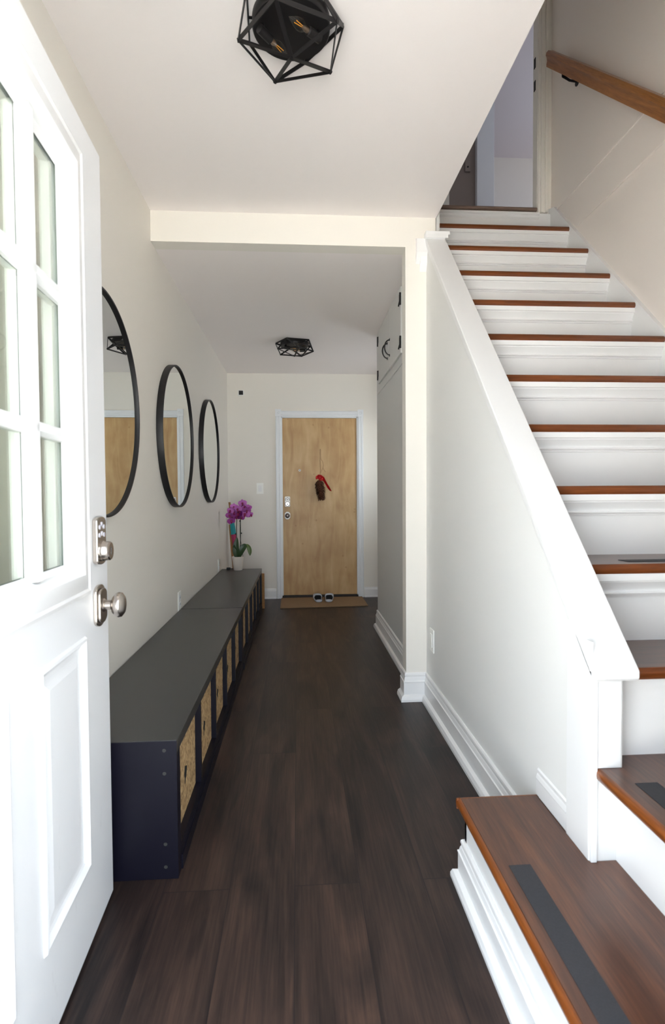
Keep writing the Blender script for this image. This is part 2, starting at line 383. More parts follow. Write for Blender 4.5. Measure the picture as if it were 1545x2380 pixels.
# cove strip under cap, hallway side, with its stepped upper end
b=BM()
def slopeprism(z0,z1,xo,y0,y1):
    prism(b,[(y0,capz(y0)+z0),(y1,capz(y1)+z0),(y1,capz(y1)+z1),(y0,capz(y0)+z1)],'X',XK-xo,XK+.002)
slopeprism(-.036,-.018,.009,1.165,CY1-.002); slopeprism(-.05,-.034,.005,1.165,CY1-.002)
prism(b,[(CY1-.03,2.30),(CY1-.001,2.25),(CY1-.001,capz(CY1)-.02),(CY1-.03,capz(CY1)-.03)],'X',XK-.055,XK)
prism(b,[(CY1-.02,2.25),(CY1-.001,2.21),(CY1-.001,2.27),(CY1-.02,2.31)],'X',XK-.035,XK)
struct('trim_3',b,'trim','white cove moulding under the sloping cap','trim',bevel=.0015)
# post casing at the foot
b=BM(); box(b,XK-.005,XK,1.165,1.268,.23,.735)
prism(b,[(1.1655,.23),(1.268,.23),(1.268,capz(1.268)-.05),(1.1655,capz(1.165)-.05)],'X',XK-.009,XK)
box(b,XK-.006,XK+.008,1.158,1.166,.23,capz(1.165)-.03); box(b,XK+.008,XKR-.004,1.161,1.166,.446,capz(1.165)-.02)
struct('trim_4',b,'trim','white boards wrapping the end post of the half wall','trim',bevel=.0015)

# baseboards
BB=[(0,0),(.032,0),(.032,.012),(.027,.026),(.018,.032),(.015,.034),(.015,.094),(.0165,.097),(.0165,.101),(.013,.104),(.010,.118),(.008,.122),(.008,.128),(.010,.132),(.009,.14),(.005,.145),(0,.145)]
BS=[(0,0),(.024,0),(.024,.010),(.017,.018),(.014,.02),(.014,.080),(.011,.088),(.007,.097),(.006,.105),(0,.105)]
BBs=[(o,z*.97) for o,z in BB]
def base(name,prof,path,flip,label,m='trim'):
    b=BM(); sweep(b,prof,path,flip); return struct(name,b,m,label,'baseboard')
base('baseboard_knee',BB,[(XK,1.44),(XK,YH)],-1,'white stepped baseboard along the stair half wall')
base('baseboard_pillar',BB,[(XK-.001,YH),(XP,YH),(XP,YH+.088)],-1,'white stepped baseboard wrapping the slim pillar')
base('baseboard_closet',BB,[(XC,YH+.09),(XC,4.29),(1.2,4.29)],-1,'white stepped baseboard under the overhead cupboard wall')
base('baseboard_end_left',BS,[(XL,YE),(DX0-.062,YE)],1,'white baseboard on the end wall left of the wooden door')
base('baseboard_end_right',BS,[(DX1+.062,YE),(1.2,YE)],1,'white baseboard on the end wall right of the wooden door')
base('baseboard_left',BS,[(XL,.5),(XL,YE)],1,'white baseboard along the left wall behind the bench')
# baseboard scrap above the first tread
b=BM(); prism(b,[(.0,.232),(.0065,.232),(.0065,.275),(.0075,.278),(.005,.288),(.003,.292),(.004,.302),(0,.306)],'Y',1.272,1.44)
b.transform(Matrix.Translation((XK,0,0))@Matrix.Scale(-1,4,(1,0,0)))
struct('baseboard_knee_upper',b,'trim','short white baseboard sitting on the lowest wooden step','baseboard')

# door casing at the far end
b=BM()
CP=[(0,0),(.056,0),(.056,.018),(.050,.021),(.047,.018),(.036,.018),(.033,.014),(.022,.014),(.019,.018),(.008,.018),(.005,.014),(0,.014)]
CPr=[(a,c) for a,c in CP]
def vcas(x,s):   # vertical casing, x = inner edge
    prism(b,[(x+s*a,YE-c) for a,c in CP],'Z',0,DZ+.002)
vcas(DX0,-1); vcas(DX1,1)
prism(b,[(YE-c,DZ+a) for a,c in CP],'X',DX0,DX1)
for x in (DX0-.058,DX1-.001):
    box(b,x,x+.059,YE-.024,YE,DZ,DZ+.072); lathe(b,[(.0,.0),(.02,0),(.02,.004),(.015,.004),(.013,.001),(.008,.001),(.006,.004),(0,.004)],axm((x+.0295,YE-.024,DZ+.036),(0,-1,0)),n=20)
struct('trim_5',b,'casing','pale fluted casing with corner blocks around the wooden door','trim')
b=BM(); box(b,DX0,DX0+.012,YE,YE+.1,0,DZ); box(b,DX1-.012,DX1,YE,YE+.1,0,DZ); box(b,DX0,DX1,YE,YE+.1,DZ-.012,DZ)
struct('trim_6',b,'casing','door jamb of the wooden door','trim')
b=BM(); box(b,DX0,DX1,YE,YE+.11,0,.029); struct('trim_7',b,'thresh','dark threshold under the wooden door','trim')

b=BM(); box(b,XL,1.5,YE+.12,YE+.16,0,2.5); struct('wall_end_light_block',b,'wall')  # unseen panel added behind the door to block sky light leaking under it
# far wooden door
d=thing('door_1','flat birch veneer door at the far end of the hallway','door',(.232,YE+.02,0)); d['kind']='structure'
b=BM(); box(b,DX0+.0125,DX1-.0125,YE+.018,YE+.06,.03,DZ-.014); obj('door_panel',b,'veneer',d)
def screwplate(parent,name,prof2d,y,th,m,seg=None):
    bb=BM(); prism(bb,[(x,z) for x,z in prof2d],'Y',y-th,y); return obj(name,bb,m,parent,bevel=.002)
yd=YE+.018
px0,px1,pz0,pz1=-.134,-.078,.958,1.066
k=screwplate(d,'keypad_lock',[(px0,pz0+.006),(px0+.008,pz0),(px1-.008,pz0),(px1,pz0+.006),(px1,pz1-.006),(px1-.008,pz1),(px0+.008,pz1),(px0,pz1-.006)],yd,.018,'nickel_d')
b=BM()
for i,(u,z) in enumerate([(-.016,1.046),(0,1.051),(.016,1.046),(-.020,1.030),(0,1.033),(.020,1.030)]): lathe(b,[(0,.0015),(.0052,.0015),(.0052,-.001)],axm((-.106+u,yd-.018,z),(0,-1,0)),n=10)
obj('keypad_buttons',b,'blackp',k)
b=BM(); lathe(b,[(.0205,0),(.0205,.0012),(.025,.0012),(.025,0)],axm((-.106,yd-.018,.988),(0,-1,0)),n=28); obj('lock_ring',b,'blackp',k)
b=BM(); lathe(b,[(.021,0),(.021,.01),(.019,.012),(.019,.006),(0,.006)],axm((-.106,yd-.018,.988),(0,-1,0)),n=28); obj('lock_cylinder',b,'nickel',k,smooth=True)
b=BM(); lathe(b,[(.006,0),(.006,.004),(0,.004)],axm((-.106,yd-.024,.984),(0,-1,0)),n=12); obj('keyhole',b,'blackp',k)
c=-.107; kz=.866
k=screwplate(d,'rose_plate',[(c-.029,kz-.022),(c-.012,kz-.040),(c+.012,kz-.040),(c+.029,kz-.022),(c+.029,kz+.022),(c+.012,kz+.040),(c-.012,kz+.040),(c-.029,kz+.022)],yd,.010,'nickel_d')
b=BM(); lathe(b,[(.010,0),(.010,.022),(.020,.030),(.025,.042),(.022,.052),(.012,.056),(0,.057)],axm((c,yd-.010,kz),(0,-1,0)),n=24); obj('door_knob',b,'nickel_k',k,smooth=True)
b=BM(); lathe(b,[(.013,0),(.013,.004),(.010,.006),(.005,.006),(.004,.002),(0,.002)],axm((.023,yd,1.337),(0,-1,0)),n=20); k=obj('peephole',b,'nickel_d',d,smooth=True)
b=BM(); lathe(b,[(.005,.0),(.003,.003),(0,.0035)],axm((.023,yd-.003,1.337),(0,-1,0)),n=12); obj('lens',b,'blackp',k,smooth=True)

# ---------------------------------------------------------------- entry door (open, white, glazed)
ED=thing('door_2','open white entry door with glazed panes and nickel keypad lock','door',(-.5045,1.452,0),.046); ED['kind']='structure'
W=.98; T=.044; ZB,ZT=.012,1.950
wy0,wy1,wz0,wz1=-.247-.507,-.247,.922,1.780      # glazed opening (local y, z)
pan=[(-.42,-.188,.212,.735),(-.98+.188,-.98+.42,.212,.735)]
ys=sorted({-W,0,wy0-.02,wy1+.02,-.42,-.188,-.792,-.56}); zs=sorted({ZB,ZT,wz0-.02,wz1+.02,.212,.735})
b=BM()
for i in range(len(ys)-1):
    for j in range(len(zs)-1):
        yc=(ys[i]+ys[i+1])/2; zc=(zs[j]+zs[j+1])/2
        if wy0-.02<yc<wy1+.02 and wz0-.02<zc<wz1+.02: continue
        d_=.009 if any(a<yc<c_ and e<zc<f for a,c_,e,f in pan) else 0
        box(b,-T+d_,-d_,ys[i],ys[i+1],zs[j],zs[j+1])
bmesh.ops.remove_doubles(b,verts=b.verts,dist=1e-5)
# drop interior duplicate faces
seen={}
for f in list(b.faces):
    key=tuple(sorted(v.index for v in f.verts))
b.verts.index_update(); dup={}
for f in b.faces: dup.setdefault(tuple(sorted(v.index for v in f.verts)),[]).append(f)
bmesh.ops.delete(b,geom=[f for l in dup.values() if len(l)>1 for f in l],context='FACES_ONLY')
slab=obj('door_slab',b,'door',ED,local=True)
def ring(bm,y0,y1,z0,z1,prof,nx):
    """moulding ring: prof list of (inward offset, height out of face x)"""
    loops=[]
    for o,h in prof:
        loops.append([bm.verts.new((nx+h,y,z)) for y,z in ((y0+o,z0+o),(y1-o,z0+o),(y1-o,z1-o),(y0+o,z1-o))])
    for A,B in zip(loops,loops[1:]):
        for k in range(4): bm.faces.new((A[k],A[(k+1)%4],B[(k+1)%4],B[k]))
for a,c_,e,f in pan:
    b=BM(); ring(b,a-.012,c_+.012,e-.012,f+.012,[(0,0),(.004,.006),(.010,.007),(.014,.002),(.018,-.003),(.024,-.0055),(.034,-.0055),(.040,-.0045),(.056,-.001),(.060,-.001)],0)
    z=[(a+.048,e+.048),(c_-.048,e+.048),(c_-.048,f-.048),(a+.048,f-.048)]
    b.faces.new([b.verts.new((-.001,y,zz)) for y,zz in z])
    obj('raised_panel',b,'door',ED,local=True)
b=BM()
for nx,s in ((0,1),(-T,-1)):
    lp=[(0,0),(.003,.012),(.012,.016),(.018,.013),(.022,.014),(.046,.019),(.054,.019),(.060,.012),(.068,-.008),(.080,-.018)]
    ring(b,wy0-.08,wy1+.08,wz0-.06-.02,wz1+.08,[(o,h*s) for o,h in lp],nx)
obj('glazing_frame',b,'trim',ED,local=True,smooth=True,sharp=25)
b=BM(); mw=.033
pw=(wy1-wy0-2*mw)/3; ph=(wz1-wz0-2*.026)/3
def muntin(vert,c0,a0,a1):
    w=mw if vert else .028
    for s in (1,-1):
        xs=-.022
        prof=[(-w/2,.001),(-w/2,.010),(-w*.28,.024),(w*.28,.024),(w/2,.010),(w/2,.001)]
        A=[];B=[]
        for u,h in prof:
            x=xs+s*h
            A.append(b.verts.new((x,c0+u,a0) if vert else (x,a0,c0+u))); B.append(b.verts.new((x,c0+u,a1) if vert else (x,a1,c0+u)))
        n_=len(prof)
        for i in range(n_-1): b.faces.new((A[i],A[i+1],B[i+1],B[i]))
for i in (1,2): muntin(True,wy0+i*pw+(i-.5)*mw,wz0-.01,wz1+.01)
for i in (1,2): muntin(False,wz0+i*ph+(i-.5)*.026,wy0-.01,wy1+.01)
obj('muntins',b,'trim',ED,local=True)
b=BM(); box(b,-.024,-.020,wy0-.019,wy1+.019,wz0-.019,wz1+.019); obj('glass_panes',b,'glass',ED,local=True)
# keypad deadbolt
ly=-.082; b=BM()
def rplate(bm,yc,z0,z1,hw,arch,x0,x1,fl=False):
    pts=[]
    for k in range(13):
        t=PI*k/12; pts.append((yc-hw*math.cos(t),z1-arch+arch*math.sin(t)))
    for k in range(13):
        t=PI*k/12; pts.append((yc+hw*math.cos(t),z0+arch-arch*math.sin(t)))
    prism(bm,pts,'X',x0,x1)
rplate(b,ly+.002,.902,1.022,.035,.012,0,.013); kp=obj('keypad_lock',b,'nickel',ED,local=True,bevel=.003)
b=BM()
for u,z in ((-.014,.996),(0,1.003),(.014,.996),(-.016,.976),(0,.980),(.016,.976)): lathe(b,[(.0058,0),(.0058,.0015),(.004,.002),(0,.002)],axm((.013,ly+u*1.1,z),(1,0,0)),n=12)
obj('keypad_buttons',b,'keypad',kp,local=True)
b=BM(); lathe(b,[(.0255,0),(.0255,.004),(.024,.006),(.0235,.019),(.021,.022),(0,.0225)],axm((.013,ly,.936),(1,0,0)),n=36); lc=obj('lock_cylinder',b,'nickel',kp,local=True,smooth=True)
b=BM(); box(b,.0352,.0362,ly-.0015,ly+.0015,.927,.945); obj('keyhole',b,'blackp',lc,local=True)
b=BM(); rplate(b,ly,.748,.852,.034,.018,0,.008); rplate(b,ly,.757,.843,.028,.016,.008,.015); rp=obj('rose_plate',b,'nickel',ED,local=True,bevel=.002)
b=BM(); lathe(b,[(.018,0),(.016,.004),(.0125,.007),(.012,.020),(.014,.022),(.022,.025),(.029,.031),(.0315,.038),(.030,.045),(.022,.051),(.010,.053),(0,.0535)],axm((.013,ly,.800),(1,0,0)),n=40)
obj('door_knob',b,'nickel',rp,local=True,smooth=True)
b=BM(); box(b,-T*.5-.012,-T*.5+.012,-.001,.0015,.76,.84); obj('latch_plate',b,'nickel',ED,local=True)
b=BM(); rplate(b,ly,.748,.852,.034,.018,-T-.010,-T); lathe(b,[(.012,0),(.012,.030),(.026,.042),(.030,.052),(.021,.068),(0,.070)],axm((-T-.008,ly,.800),(-1,0,0)),n=30); obj('outer_knob',b,'nickel',ED,local=True,smooth=True)
for z in (.25,1.0,1.72):
    b=BM(); lathe(b,[(0,-.045),(.006,-.045),(.006,.045),(0,.045)],Matrix.Translation((-T*.0+.002,-W,z)),n=10); obj('hinge',b,'nickel',ED,local=True)

# ---------------------------------------------------------------- staircase
ST=thing('staircase','white staircase with dark wooden treads climbing along the right wall','staircase',(1.1,.8,0))
def nosing_prof(y0,y1,zt,th=.027):   # (y,z) rounded front
    return [(y1,zt),(y1,zt-th),(y0+.008,zt-th),(y0+.002,zt-th*.78),(y0,zt-th*.5),(y0+.002,zt-th*.2),(y0+.008,zt)]
MP=[(0,0),(.028,0),(.028,-.019),(.021,-.0205),(.021,-.0245),(.0175,-.029),(.009,-.043),(.006,-.049),(.005,-.0515),(.012,-.0525),(.0135,-.056),(.011,-.060),(.0055,-.061),(.005,-.066),(0,-.067)]
# riser k stands under tread k ; straight flight k=1..11 (11 is the upper floor edge)
for k in range(1,12):
    yn=SB+(k-1)*SS; zt=SZ+(k-1)*SR; yr=yn+.031
    x1=XR-.02; x0=XKR+.001
    if k<11:
        tr=BM(); prism(tr,nosing_prof(yn+.004,yn+SS+.031,zt),'X',x0+.0,x1+.0)
        t_=obj('tread',tr,'tread',ST)
        nb=BM(); prism(nb,[(yn+.010,zt+.0004),(yn+.010,zt-.0274),(yn+.006,zt-.0274),(yn,zt-.020),(yn-.0006,zt-.0135),(yn,zt-.007),(yn+.006,zt+.0004)],'X',x0-.0005,x1+.0005)
        obj('nosing',nb,'nose',t_,smooth=True,sharp=50)
        if k>=1:
            s_=BM(); xa=.80 if k>1 else .98
            box(s_,xa+.12,x1-.13,yn+.045,yn+.095,zt,zt+.0012); obj('anti_slip_strip',s_,'strip',t_)
    else:
        tr=BM(); prism(tr,nosing_prof(yn,yn+.09,zt,.022),'X',x0-.01,1.47); obj('tread',tr,'landing',ST)
    zb=SZ+(k-2)*SR if k>1 else SZ-SR
    r_=BM(); box(r_,x0+.0,x1,yr,yr+.018,zb-.005,zt-.024); rz=obj('riser',r_,'trim',ST)
    m_=BM()
    mp=[(o,z) for o,z in MP]
    if k==1: mp=[(0,0),(.012,0),(.012,-.024),(0,-.024)]
    if k==11: mp=[(0,0),(.020,0),(.020,-.012),(.012,-.016),(.010,-.026),(.004,-.032),(0,-.034)]
    prism(m_,[(yr-o,zt-.026+z) for o,z in mp],'X',x0,x1 if k<11 else 1.49)
    obj('riser_moulding',m_,'trim',rz,smooth=True,sharp=20)
# skirt board on the wall side
sk=BM()
def nl(y): return SZ+(y-SB)*SR/SS
prism(sk,[(YF+.02,nl(1.10)-.05),(1.10,nl(1.10)+.012),(3.222,nl(3.222)+.008),(3.29,nl(3.29)-.04),(3.29,nl(2.9)-.3),(1.4,nl(1.4)-.6),(YF+.02,.2)],'X',XR-.02,XR-.0005)
obj('skirt_board',sk,'trim',ST)
# platform tread (second) and lowest tread: both entered from the hallway side
def nosing_x(x0,x1,zt,th=.028):  # (x,z)
    return [(x1,zt),(x1,zt-th),(x0+.008,zt-th),(x0+.002,zt-th*.78),(x0,zt-th*.5),(x0+.002,zt-th*.2),(x0+.008,zt)]
Z1,Z2=.230,.446
y2=1.162
b=BM(); prism(b,nosing_x(.674,XR-.02,Z2),'Y',YF+.02,y2); box(b,XKR+.001,XR-.02,y2,SB+.032,Z2-.028,Z2)
t2=obj('tread',b,'tread_y',ST)
b=BM(); prism(b,[(.682,Z2+.0004),(.682,Z2-.0284),(.678,Z2-.0284),(.6715,Z2-.021),(.6708,Z2-.014),(.6715,Z2-.006),(.678,Z2+.0004)],'Y',YF+.02,y2+.0005); obj('nosing',b,'nose_y',t2,smooth=True,sharp=50)
b=BM(); box(b,.720,.770,YF+.1,1.094,Z2,Z2+.0012); obj('anti_slip_strip',b,'strip',t2)
b=BM(); box(b,.722,.738,YF+.02,y2+.002,Z1-.005,Z2-.026); obj('riser',b,'trim',ST)
b=BM(); box(b,.700,XKR,y2+.001,1.205,Z1-.02,Z1+.004); obj('filler_block',b,'tread_y',ST) if False else b.free()
x1_=.433
b=BM(); prism(b,nosing_x(x1_+.004,.724,Z1,.028),'Y',YF+.02,1.163); prism(b,nosing_x(x1_+.004,XK-.006,Z1,.028),'Y',1.163,1.438)
t1=obj('tread',b,'tread_y',ST)
b=BM(); prism(b,[(x1_+.010,Z1+.0004),(x1_+.010,Z1-.0284),(x1_+.006,Z1-.0284),(x1_+.0,Z1-.021),(x1_-.0008,Z1-.014),(x1_,Z1-.006),(x1_+.006,Z1+.0004)],'Y',YF+.02,1.442)
prism(b,[(1.436,Z1+.0004),(1.436,Z1-.0284),(1.440,Z1-.0284),(1.4455,Z1-.021),(1.446,Z1-.014),(1.4455,Z1-.006),(1.440,Z1+.0004)],'X',x1_,XK-.001); obj('nosing',b,'nose_y',t1,smooth=True,sharp=50)
b=BM(); box(b,.470,.520,YF+.1,1.163,Z1,Z1+.0012); obj('anti_slip_strip',b,'strip',t1)
b=BM(); box(b,.452,.468,YF+.02,1.425,.0,Z1-.026); box(b,.452,XK-.001,1.411,1.425,.0,Z1-.026); rr=obj('riser',b,'trim',ST)
b=BM(); sweep(b,[(o,z*.82) for o,z in BB],[(.452,YF+.02),(.452,1.425),(XK-.034,1.425)],-1); obj('step_baseboard',b,'trim',rr)

# fascia band on the right wall, upper level
b=BM(); prism(b,[(YF,2.576),(2.97,2.576),(3.20,2.795),(YF,2.795)],'X',XR-.012,XR-.0002); box(b,XR-.018,XR-.0002,YF,3.19,2.780,2.797)
struct('trim_8',b,'rightw','white fascia band high on the stair wall under the handrail','trim',bevel=.002)

# handrail
HR=thing('handrail','brown wooden handrail mounted high on the right stair wall','handrail',(1.51,3.13,3.6))
b=BM()
A=Vector((1.50,3.135,3.622)); B=Vector((1.50,.75,1.256)); 
dr=(B-A).normalized(); upv=Vector((0,0,1)); upn=(upv-dr*upv.dot(dr)).normalized(); sx_=Vector((1,0,0))
rp_=[(-.030,.012),(-.026,.024),(-.014,.034),(.014,.034),(.026,.024),(.030,.012),(.024,.002),(.022,-.012),(.026,-.024),(.026,-.034),(-.026,-.034),(-.026,-.024),(-.022,-.012),(-.024,.002)]
# vertical end cut
ra=[];rb=[]
for u,v in rp_:
    p=A+sx_*u+upn*v; p+=dr*((A.y-p.y)/dr.y); ra.append(b.verts.new(p))
    p=B+sx_*u+upn*v; rb.append(b.verts.new(p))
n_=len(rp_)
for i in range(n_): b.faces.new((ra[i],ra[(i+1)%n_],rb[(i+1)%n_],rb[i]))
b.faces.new(ra); b.faces.new(rb[::-1]); obj('rail',b,'rail',HR,smooth=True,sharp=35)
for t_ in (.24,1.65,2.9):
    p=A+dr*t_-upn*.034
    b=BM(); tube(b,[p+upn*.001,p-Vector((0,0,.018)),p+Vector((.04,0,-.04)),p+Vector((XR-1.5-.003,0,-.045))],[.007,.007,.006,.006],8)
    bar(b,p-dr*.03,p+dr*.03,.02,.004,upn); q=p+Vector((XR-1.5-.003,0,-.045)); lathe(b,[(0,0),(.022,0),(.022,-.004),(0,-.004)],axm(q+Vector((.003,0,0)),(1,0,0)),n=16)
    obj('bracket',b,'black',HR)

# ---------------------------------------------------------------- upstairs beyond the top step
b=BM(); box(b,.735,1.47,3.27,3.5,2.6,ZUP-.022); box(b,-.5,4.2,3.42,6.7,2.6,ZUP); struct('floor_upper',b,'tread')
b=BM(); box(b,1.500,XR+.1,3.30,3.36,ZUP-.3,ZTOP); box(b,.70,.74,3.30,3.42,ZUP,ZTOP); box(b,.74,1.50,3.30,3.42,4.95,ZTOP); struct('wall_stair_top',b,'wall')
b=BM()
for x,w,dp in ((1.499,.016,.010),(1.515,.016,.018),(1.531,.012,.010),(1.543,.018,.016)): box(b,x,x+w,3.30-dp,3.30,ZUP-.005,4.95)
struct('trim_9',b,'wall','white door casing at the top of the stairs','trim',bevel=.0015)
b=BM(); box(b,1.496,1.4995,3.298,3.36,ZUP,4.95); struct('trim_10',b,'wall','door jamb at the top of the stairs','trim')
for z in (3.613,3.751):
    b=BM(); box(b,1.4925,1.4958,3.325,3.345,z-.030,z+.030); tag(obj('hinge',b,'black'),'dark hinge on the jamb at the top of the stairs, '+('lower' if z<3.7 else 'upper')+' one','hinge','hinges at the top of the stairs')
b=BM(); box(b,-.5,4.2,6.56,6.66,ZUP,ZTOP); struct('wall_upper_back',b,'upwall','pale wall of the upstairs room','wall')
b=BM(); box(b,-.5,4.2,3.42,6.66,ZTOP,ZTOP+.1); struct('ceiling_upper',b,'lilac','lilac-white ceiling upstairs','ceiling')
b=BM(); box(b,4.1,4.2,3.42,4.2,ZUP,ZTOP); box(b,4.1,4.2,5.6,6.6,ZUP,ZTOP); box(b,4.1,4.2,4.2,5.6,ZUP,3.5); box(b,4.1,4.2,4.2,5.6,4.9,ZTOP); struct('wall_upper_right',b,'wall')
b=BM(); box(b,-.6,-.5,3.42,6.66,ZUP,ZTOP); struct('wall_upper_left',b,'wall')
b=BM(); box(b,XR+.05,4.2,3.32,3.42,ZUP,ZTOP); box(b,-.6,.70,3.32,3.42,ZUP,ZTOP); struct('wall_upper_front',b,'wall')
b=BM(); box(b,1.438,1.70,5.05,5.15,ZUP,ZTOP); struct('wall_upper_partition',b,'taupe','dark taupe partition seen above the top step','wall')
b=BM(); box(b,1.690,1.852,4.99,5.045,ZUP,4.95); struct('door_3',b,'blue','white door edge upstairs, bluish window light tinted into its colour, beside the taupe partition','door',bevel=.002)
b=BM(); box(b,1.385,1.438,5.03,5.15,ZUP,4.95); struct('trim_11',b,'wall','cream door trim upstairs','trim')
T_=thing('thermostat','small taupe wall thermostat on the taupe partition upstairs','thermostat',(1.60,5.045,4.1))
b=BM(); box(b,1.590,1.640,5.030,5.0498,4.10,4.25); obj('cover',b,'taupe',T_,bevel=.003)
b=BM(); lathe(b,[(.008,0),(.008,.004),(0,.004)],axm((1.615,5.030,4.14),(0,-1,0)),n=12); obj('dial',b,'blackp',T_)

# ---------------------------------------------------------------- overhead cupboard in the closet wall
CB=thing('overhead_cupboard','grey-white two-door cupboard set high in the hallway wall beside the pillar','cupboard',(XC,3.8,1.9))
y_a,y_m,y_b,z_a,z_b=3.20,3.62,4.10,1.90,2.315
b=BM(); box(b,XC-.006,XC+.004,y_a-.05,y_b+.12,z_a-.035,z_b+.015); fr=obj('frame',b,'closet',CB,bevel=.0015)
for s,(ya,yb) in ((0,(y_a,y_m-.002)),(1,(y_m+.002,y_b))):
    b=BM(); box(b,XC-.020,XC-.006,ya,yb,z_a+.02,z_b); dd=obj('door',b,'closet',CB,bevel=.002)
    yh=y_m-.045 if s==0 else y_m+.045
    b=BM(); pts=[]
    for k in range(13):
        t=PI*k/12; pts.append((XC-.020-.035*math.sin(t),yh,2.055-.05*math.cos(t)))
    tube(b,pts,.0045,8); 
    for z in (2.003,2.107): lathe(b,[(.009,0),(.009,.003),(0,.003)],axm((XC-.020,yh,z),(-1,0,0)),n=12)
    obj('handle',b,'black',dd,smooth=True)
    ye=ya if s==0 else yb; q=1 if s==0 else -1
    for z in (z_a+.085,z_b-.075):
        b=BM(); box(b,XC-.024,XC-.020,min(ye,ye+q*.028),max(ye,ye+q*.028),z-.012,z+.032)
        tube(b,[(XC-.022,ye,z-.036),(XC-.022,ye,z+.036)],.006,8); tube(b,[(XC-.023,ye+q*.010,z-.008),(XC-.027,ye+q*.030,z-.036)],.004,6)
        obj('hinge',b,'black',dd)

# ---------------------------------------------------------------- mirrors
def mirror(y,z,label,r=.4085):
    t=thing('round_mirror',label,'mirror',(XL,y,z),0,'three round black-framed mirrors on the left wall')
    b=BM(); Mx=axm((XL+.0005,y,z),(1,0,0))
    lathe(b,[(r-.009,0),(r,0),(r,.032),(r-.001,.034),(r-.008,.034),(r-.009,.032)],Mx,n=128,close=True); obj('frame',b,'black',t,smooth=True,sharp=40)
    b=BM(); lathe(b,[(0,.024),(r-.0095,.024),(r-.0095,.020),(0,.020)],Mx,n=96); obj('mirror_glass',b,'mirror',t)
    return t
mirror(1.984,1.405,'nearest round black-framed mirror, partly hidden behind the open white door')
mirror(3.20,1.417,'middle round black-framed mirror on the left wall')
mirror(4.375,1.430,'farthest round black-framed mirror, above the far end of the bench')

# ---------------------------------------------------------------- storage benches
XB=-.341; HB=.393
def bench(y0,label):
    L=.08+5*.3415-.016; t=thing('storage_bench',label,'bench',(-.53,y0+L/2,0),0,'low black-brown cube benches along the left wall')
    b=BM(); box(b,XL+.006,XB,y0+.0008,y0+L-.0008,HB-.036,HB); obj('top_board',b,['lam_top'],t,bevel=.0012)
    for y in (y0,y0+L-.04):
        b=BM(); box(b,XL+.006,XB-.0005,y,y+.04,0.0,HB-.0012); obj('end_panel',b,'lam',t,bevel=.001)
    b=BM(); box(b,XL+.006,XB-.0005,y0+.0402,y0+L-.0402,.042,.078); obj('bottom_board',b,'lam',t)
    b=BM(); box(b,XL+.03,XB+.004,y0+.0402,y0+L-.0402,0,.0415); obj('plinth',b,'lam',t)
    for k in range(1,5):
        y=y0+.04+k*.3415-.016; b=BM(); box(b,XL+.012,XB-.001,y,y+.016,.0782,HB-.0364); obj('divider',b,'lam',t)
    b=BM(); box(b,XL+.006,XL+.012,y0+.0402,y0+L-.0402,.0782,HB-.0364); obj('back_panel',b,'lam',t)
    return t,L
b1,BL=bench(1.4986,'near storage bench, black end panel facing the entry')
b2,_=bench(1.4986+BL+.006,'far storage bench under the potted orchid')
# screws caps on the near end panel
b=BM()
b.free()
for z in (.365,.30,.10,.035):
    b=BM(); lathe(b,[(.005,0),(.005,.0008),(0,.0008)],axm((XB-.035,1.4986,z),(0,-1,0)),n=14); obj('screw_cap',b,'lam_top',b1)
def make_box(y0,slot=True):
    w=.3235; t=thing('storage_box','x','storage box',(XB-.15,y0+w/2,.0785))
    x1=XB-.020; x0=x1-.30; z0,z1=.0788,HB-.040; ya,yb=y0+.002,y0+w-.001
    b=BM(); nz=.16
    # front face with an oval hand slot: ring of quads around the hole
    hc_=((ya+yb)/2+.004,.192); hy,hz=.024,.030; n=32
    rect=[]; hole=[]
    for i in range(n):
        a=2*PI*i/n; c,s=math.cos(a),math.sin(a)
        k=min((yb-ya)/2/abs(c) if abs(c)>1e-6 else 9,(z1-z0)/2/abs(s) if abs(s)>1e-6 else 9)
        yy=(ya+yb)/2+c*k; zz=(z0+z1)/2+s*k
        jg=1+.16*math.sin(3*a+1)+.10*math.sin(7*a); rect.append((yy,zz)); hole.append((hc_[0]+hy*c*jg,hc_[1]+hz*s*jg))
    def V(x,p): return b.verts.new((x,p[0],p[1]))
    F=[V(x1,p) for p in rect]; Hf=[V(x1,p) for p in hole]; Hb=[V(x1-.0022,p) for p in hole]
    for i in range(n):
        j=(i+1)%n; b.faces.new((F[i],F[j],Hf[j],Hf[i])); b.faces.new((Hf[i],Hf[j],Hb[j],Hb[i]))
    # corners
    cs=[(yb,z1),(ya,z1),(ya,z0),(yb,z0)]
    for cy,cz in cs:
        nb=sorted(range(n),key=lambda i:(rect[i][0]-cy)**2+(rect[i][1]-cz)**2)[:2]
        if all((rect[i][0]-cy)**2+(rect[i][1]-cz)**2>1e-8 for i in nb):
            b.faces.new((V(x1,(cy,cz)),F[nb[0]],F[nb[1]]))
    # other sides
    for q in ([(x0,ya,z0),(x1,ya,z0),(x1,ya,z1),(x0,ya,z1)],[(x0,yb,z0),(x1,yb,z0),(x1,yb,z1),(x0,yb,z1)],[(x0,ya,z0),(x0,yb,z0),(x0,yb,z1),(x0,ya,z1)],[(x0,ya,z0),(x1,ya,z0),(x1,yb,z0),(x0,yb,z0)]):
        b.faces.new([b.verts.new(p) for p in q])
    obj('box_body',b,'cork',t)
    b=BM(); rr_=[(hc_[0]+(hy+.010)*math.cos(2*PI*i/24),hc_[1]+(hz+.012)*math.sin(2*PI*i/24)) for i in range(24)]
    prism(b,rr_,'X',x1-.010,x1-.0024); obj('slot_shade',b,'hole',t)  # near-black plug stands in for the shade inside the slot
    return t
ordn=['first','second','third','fourth','fifth']
proto=None
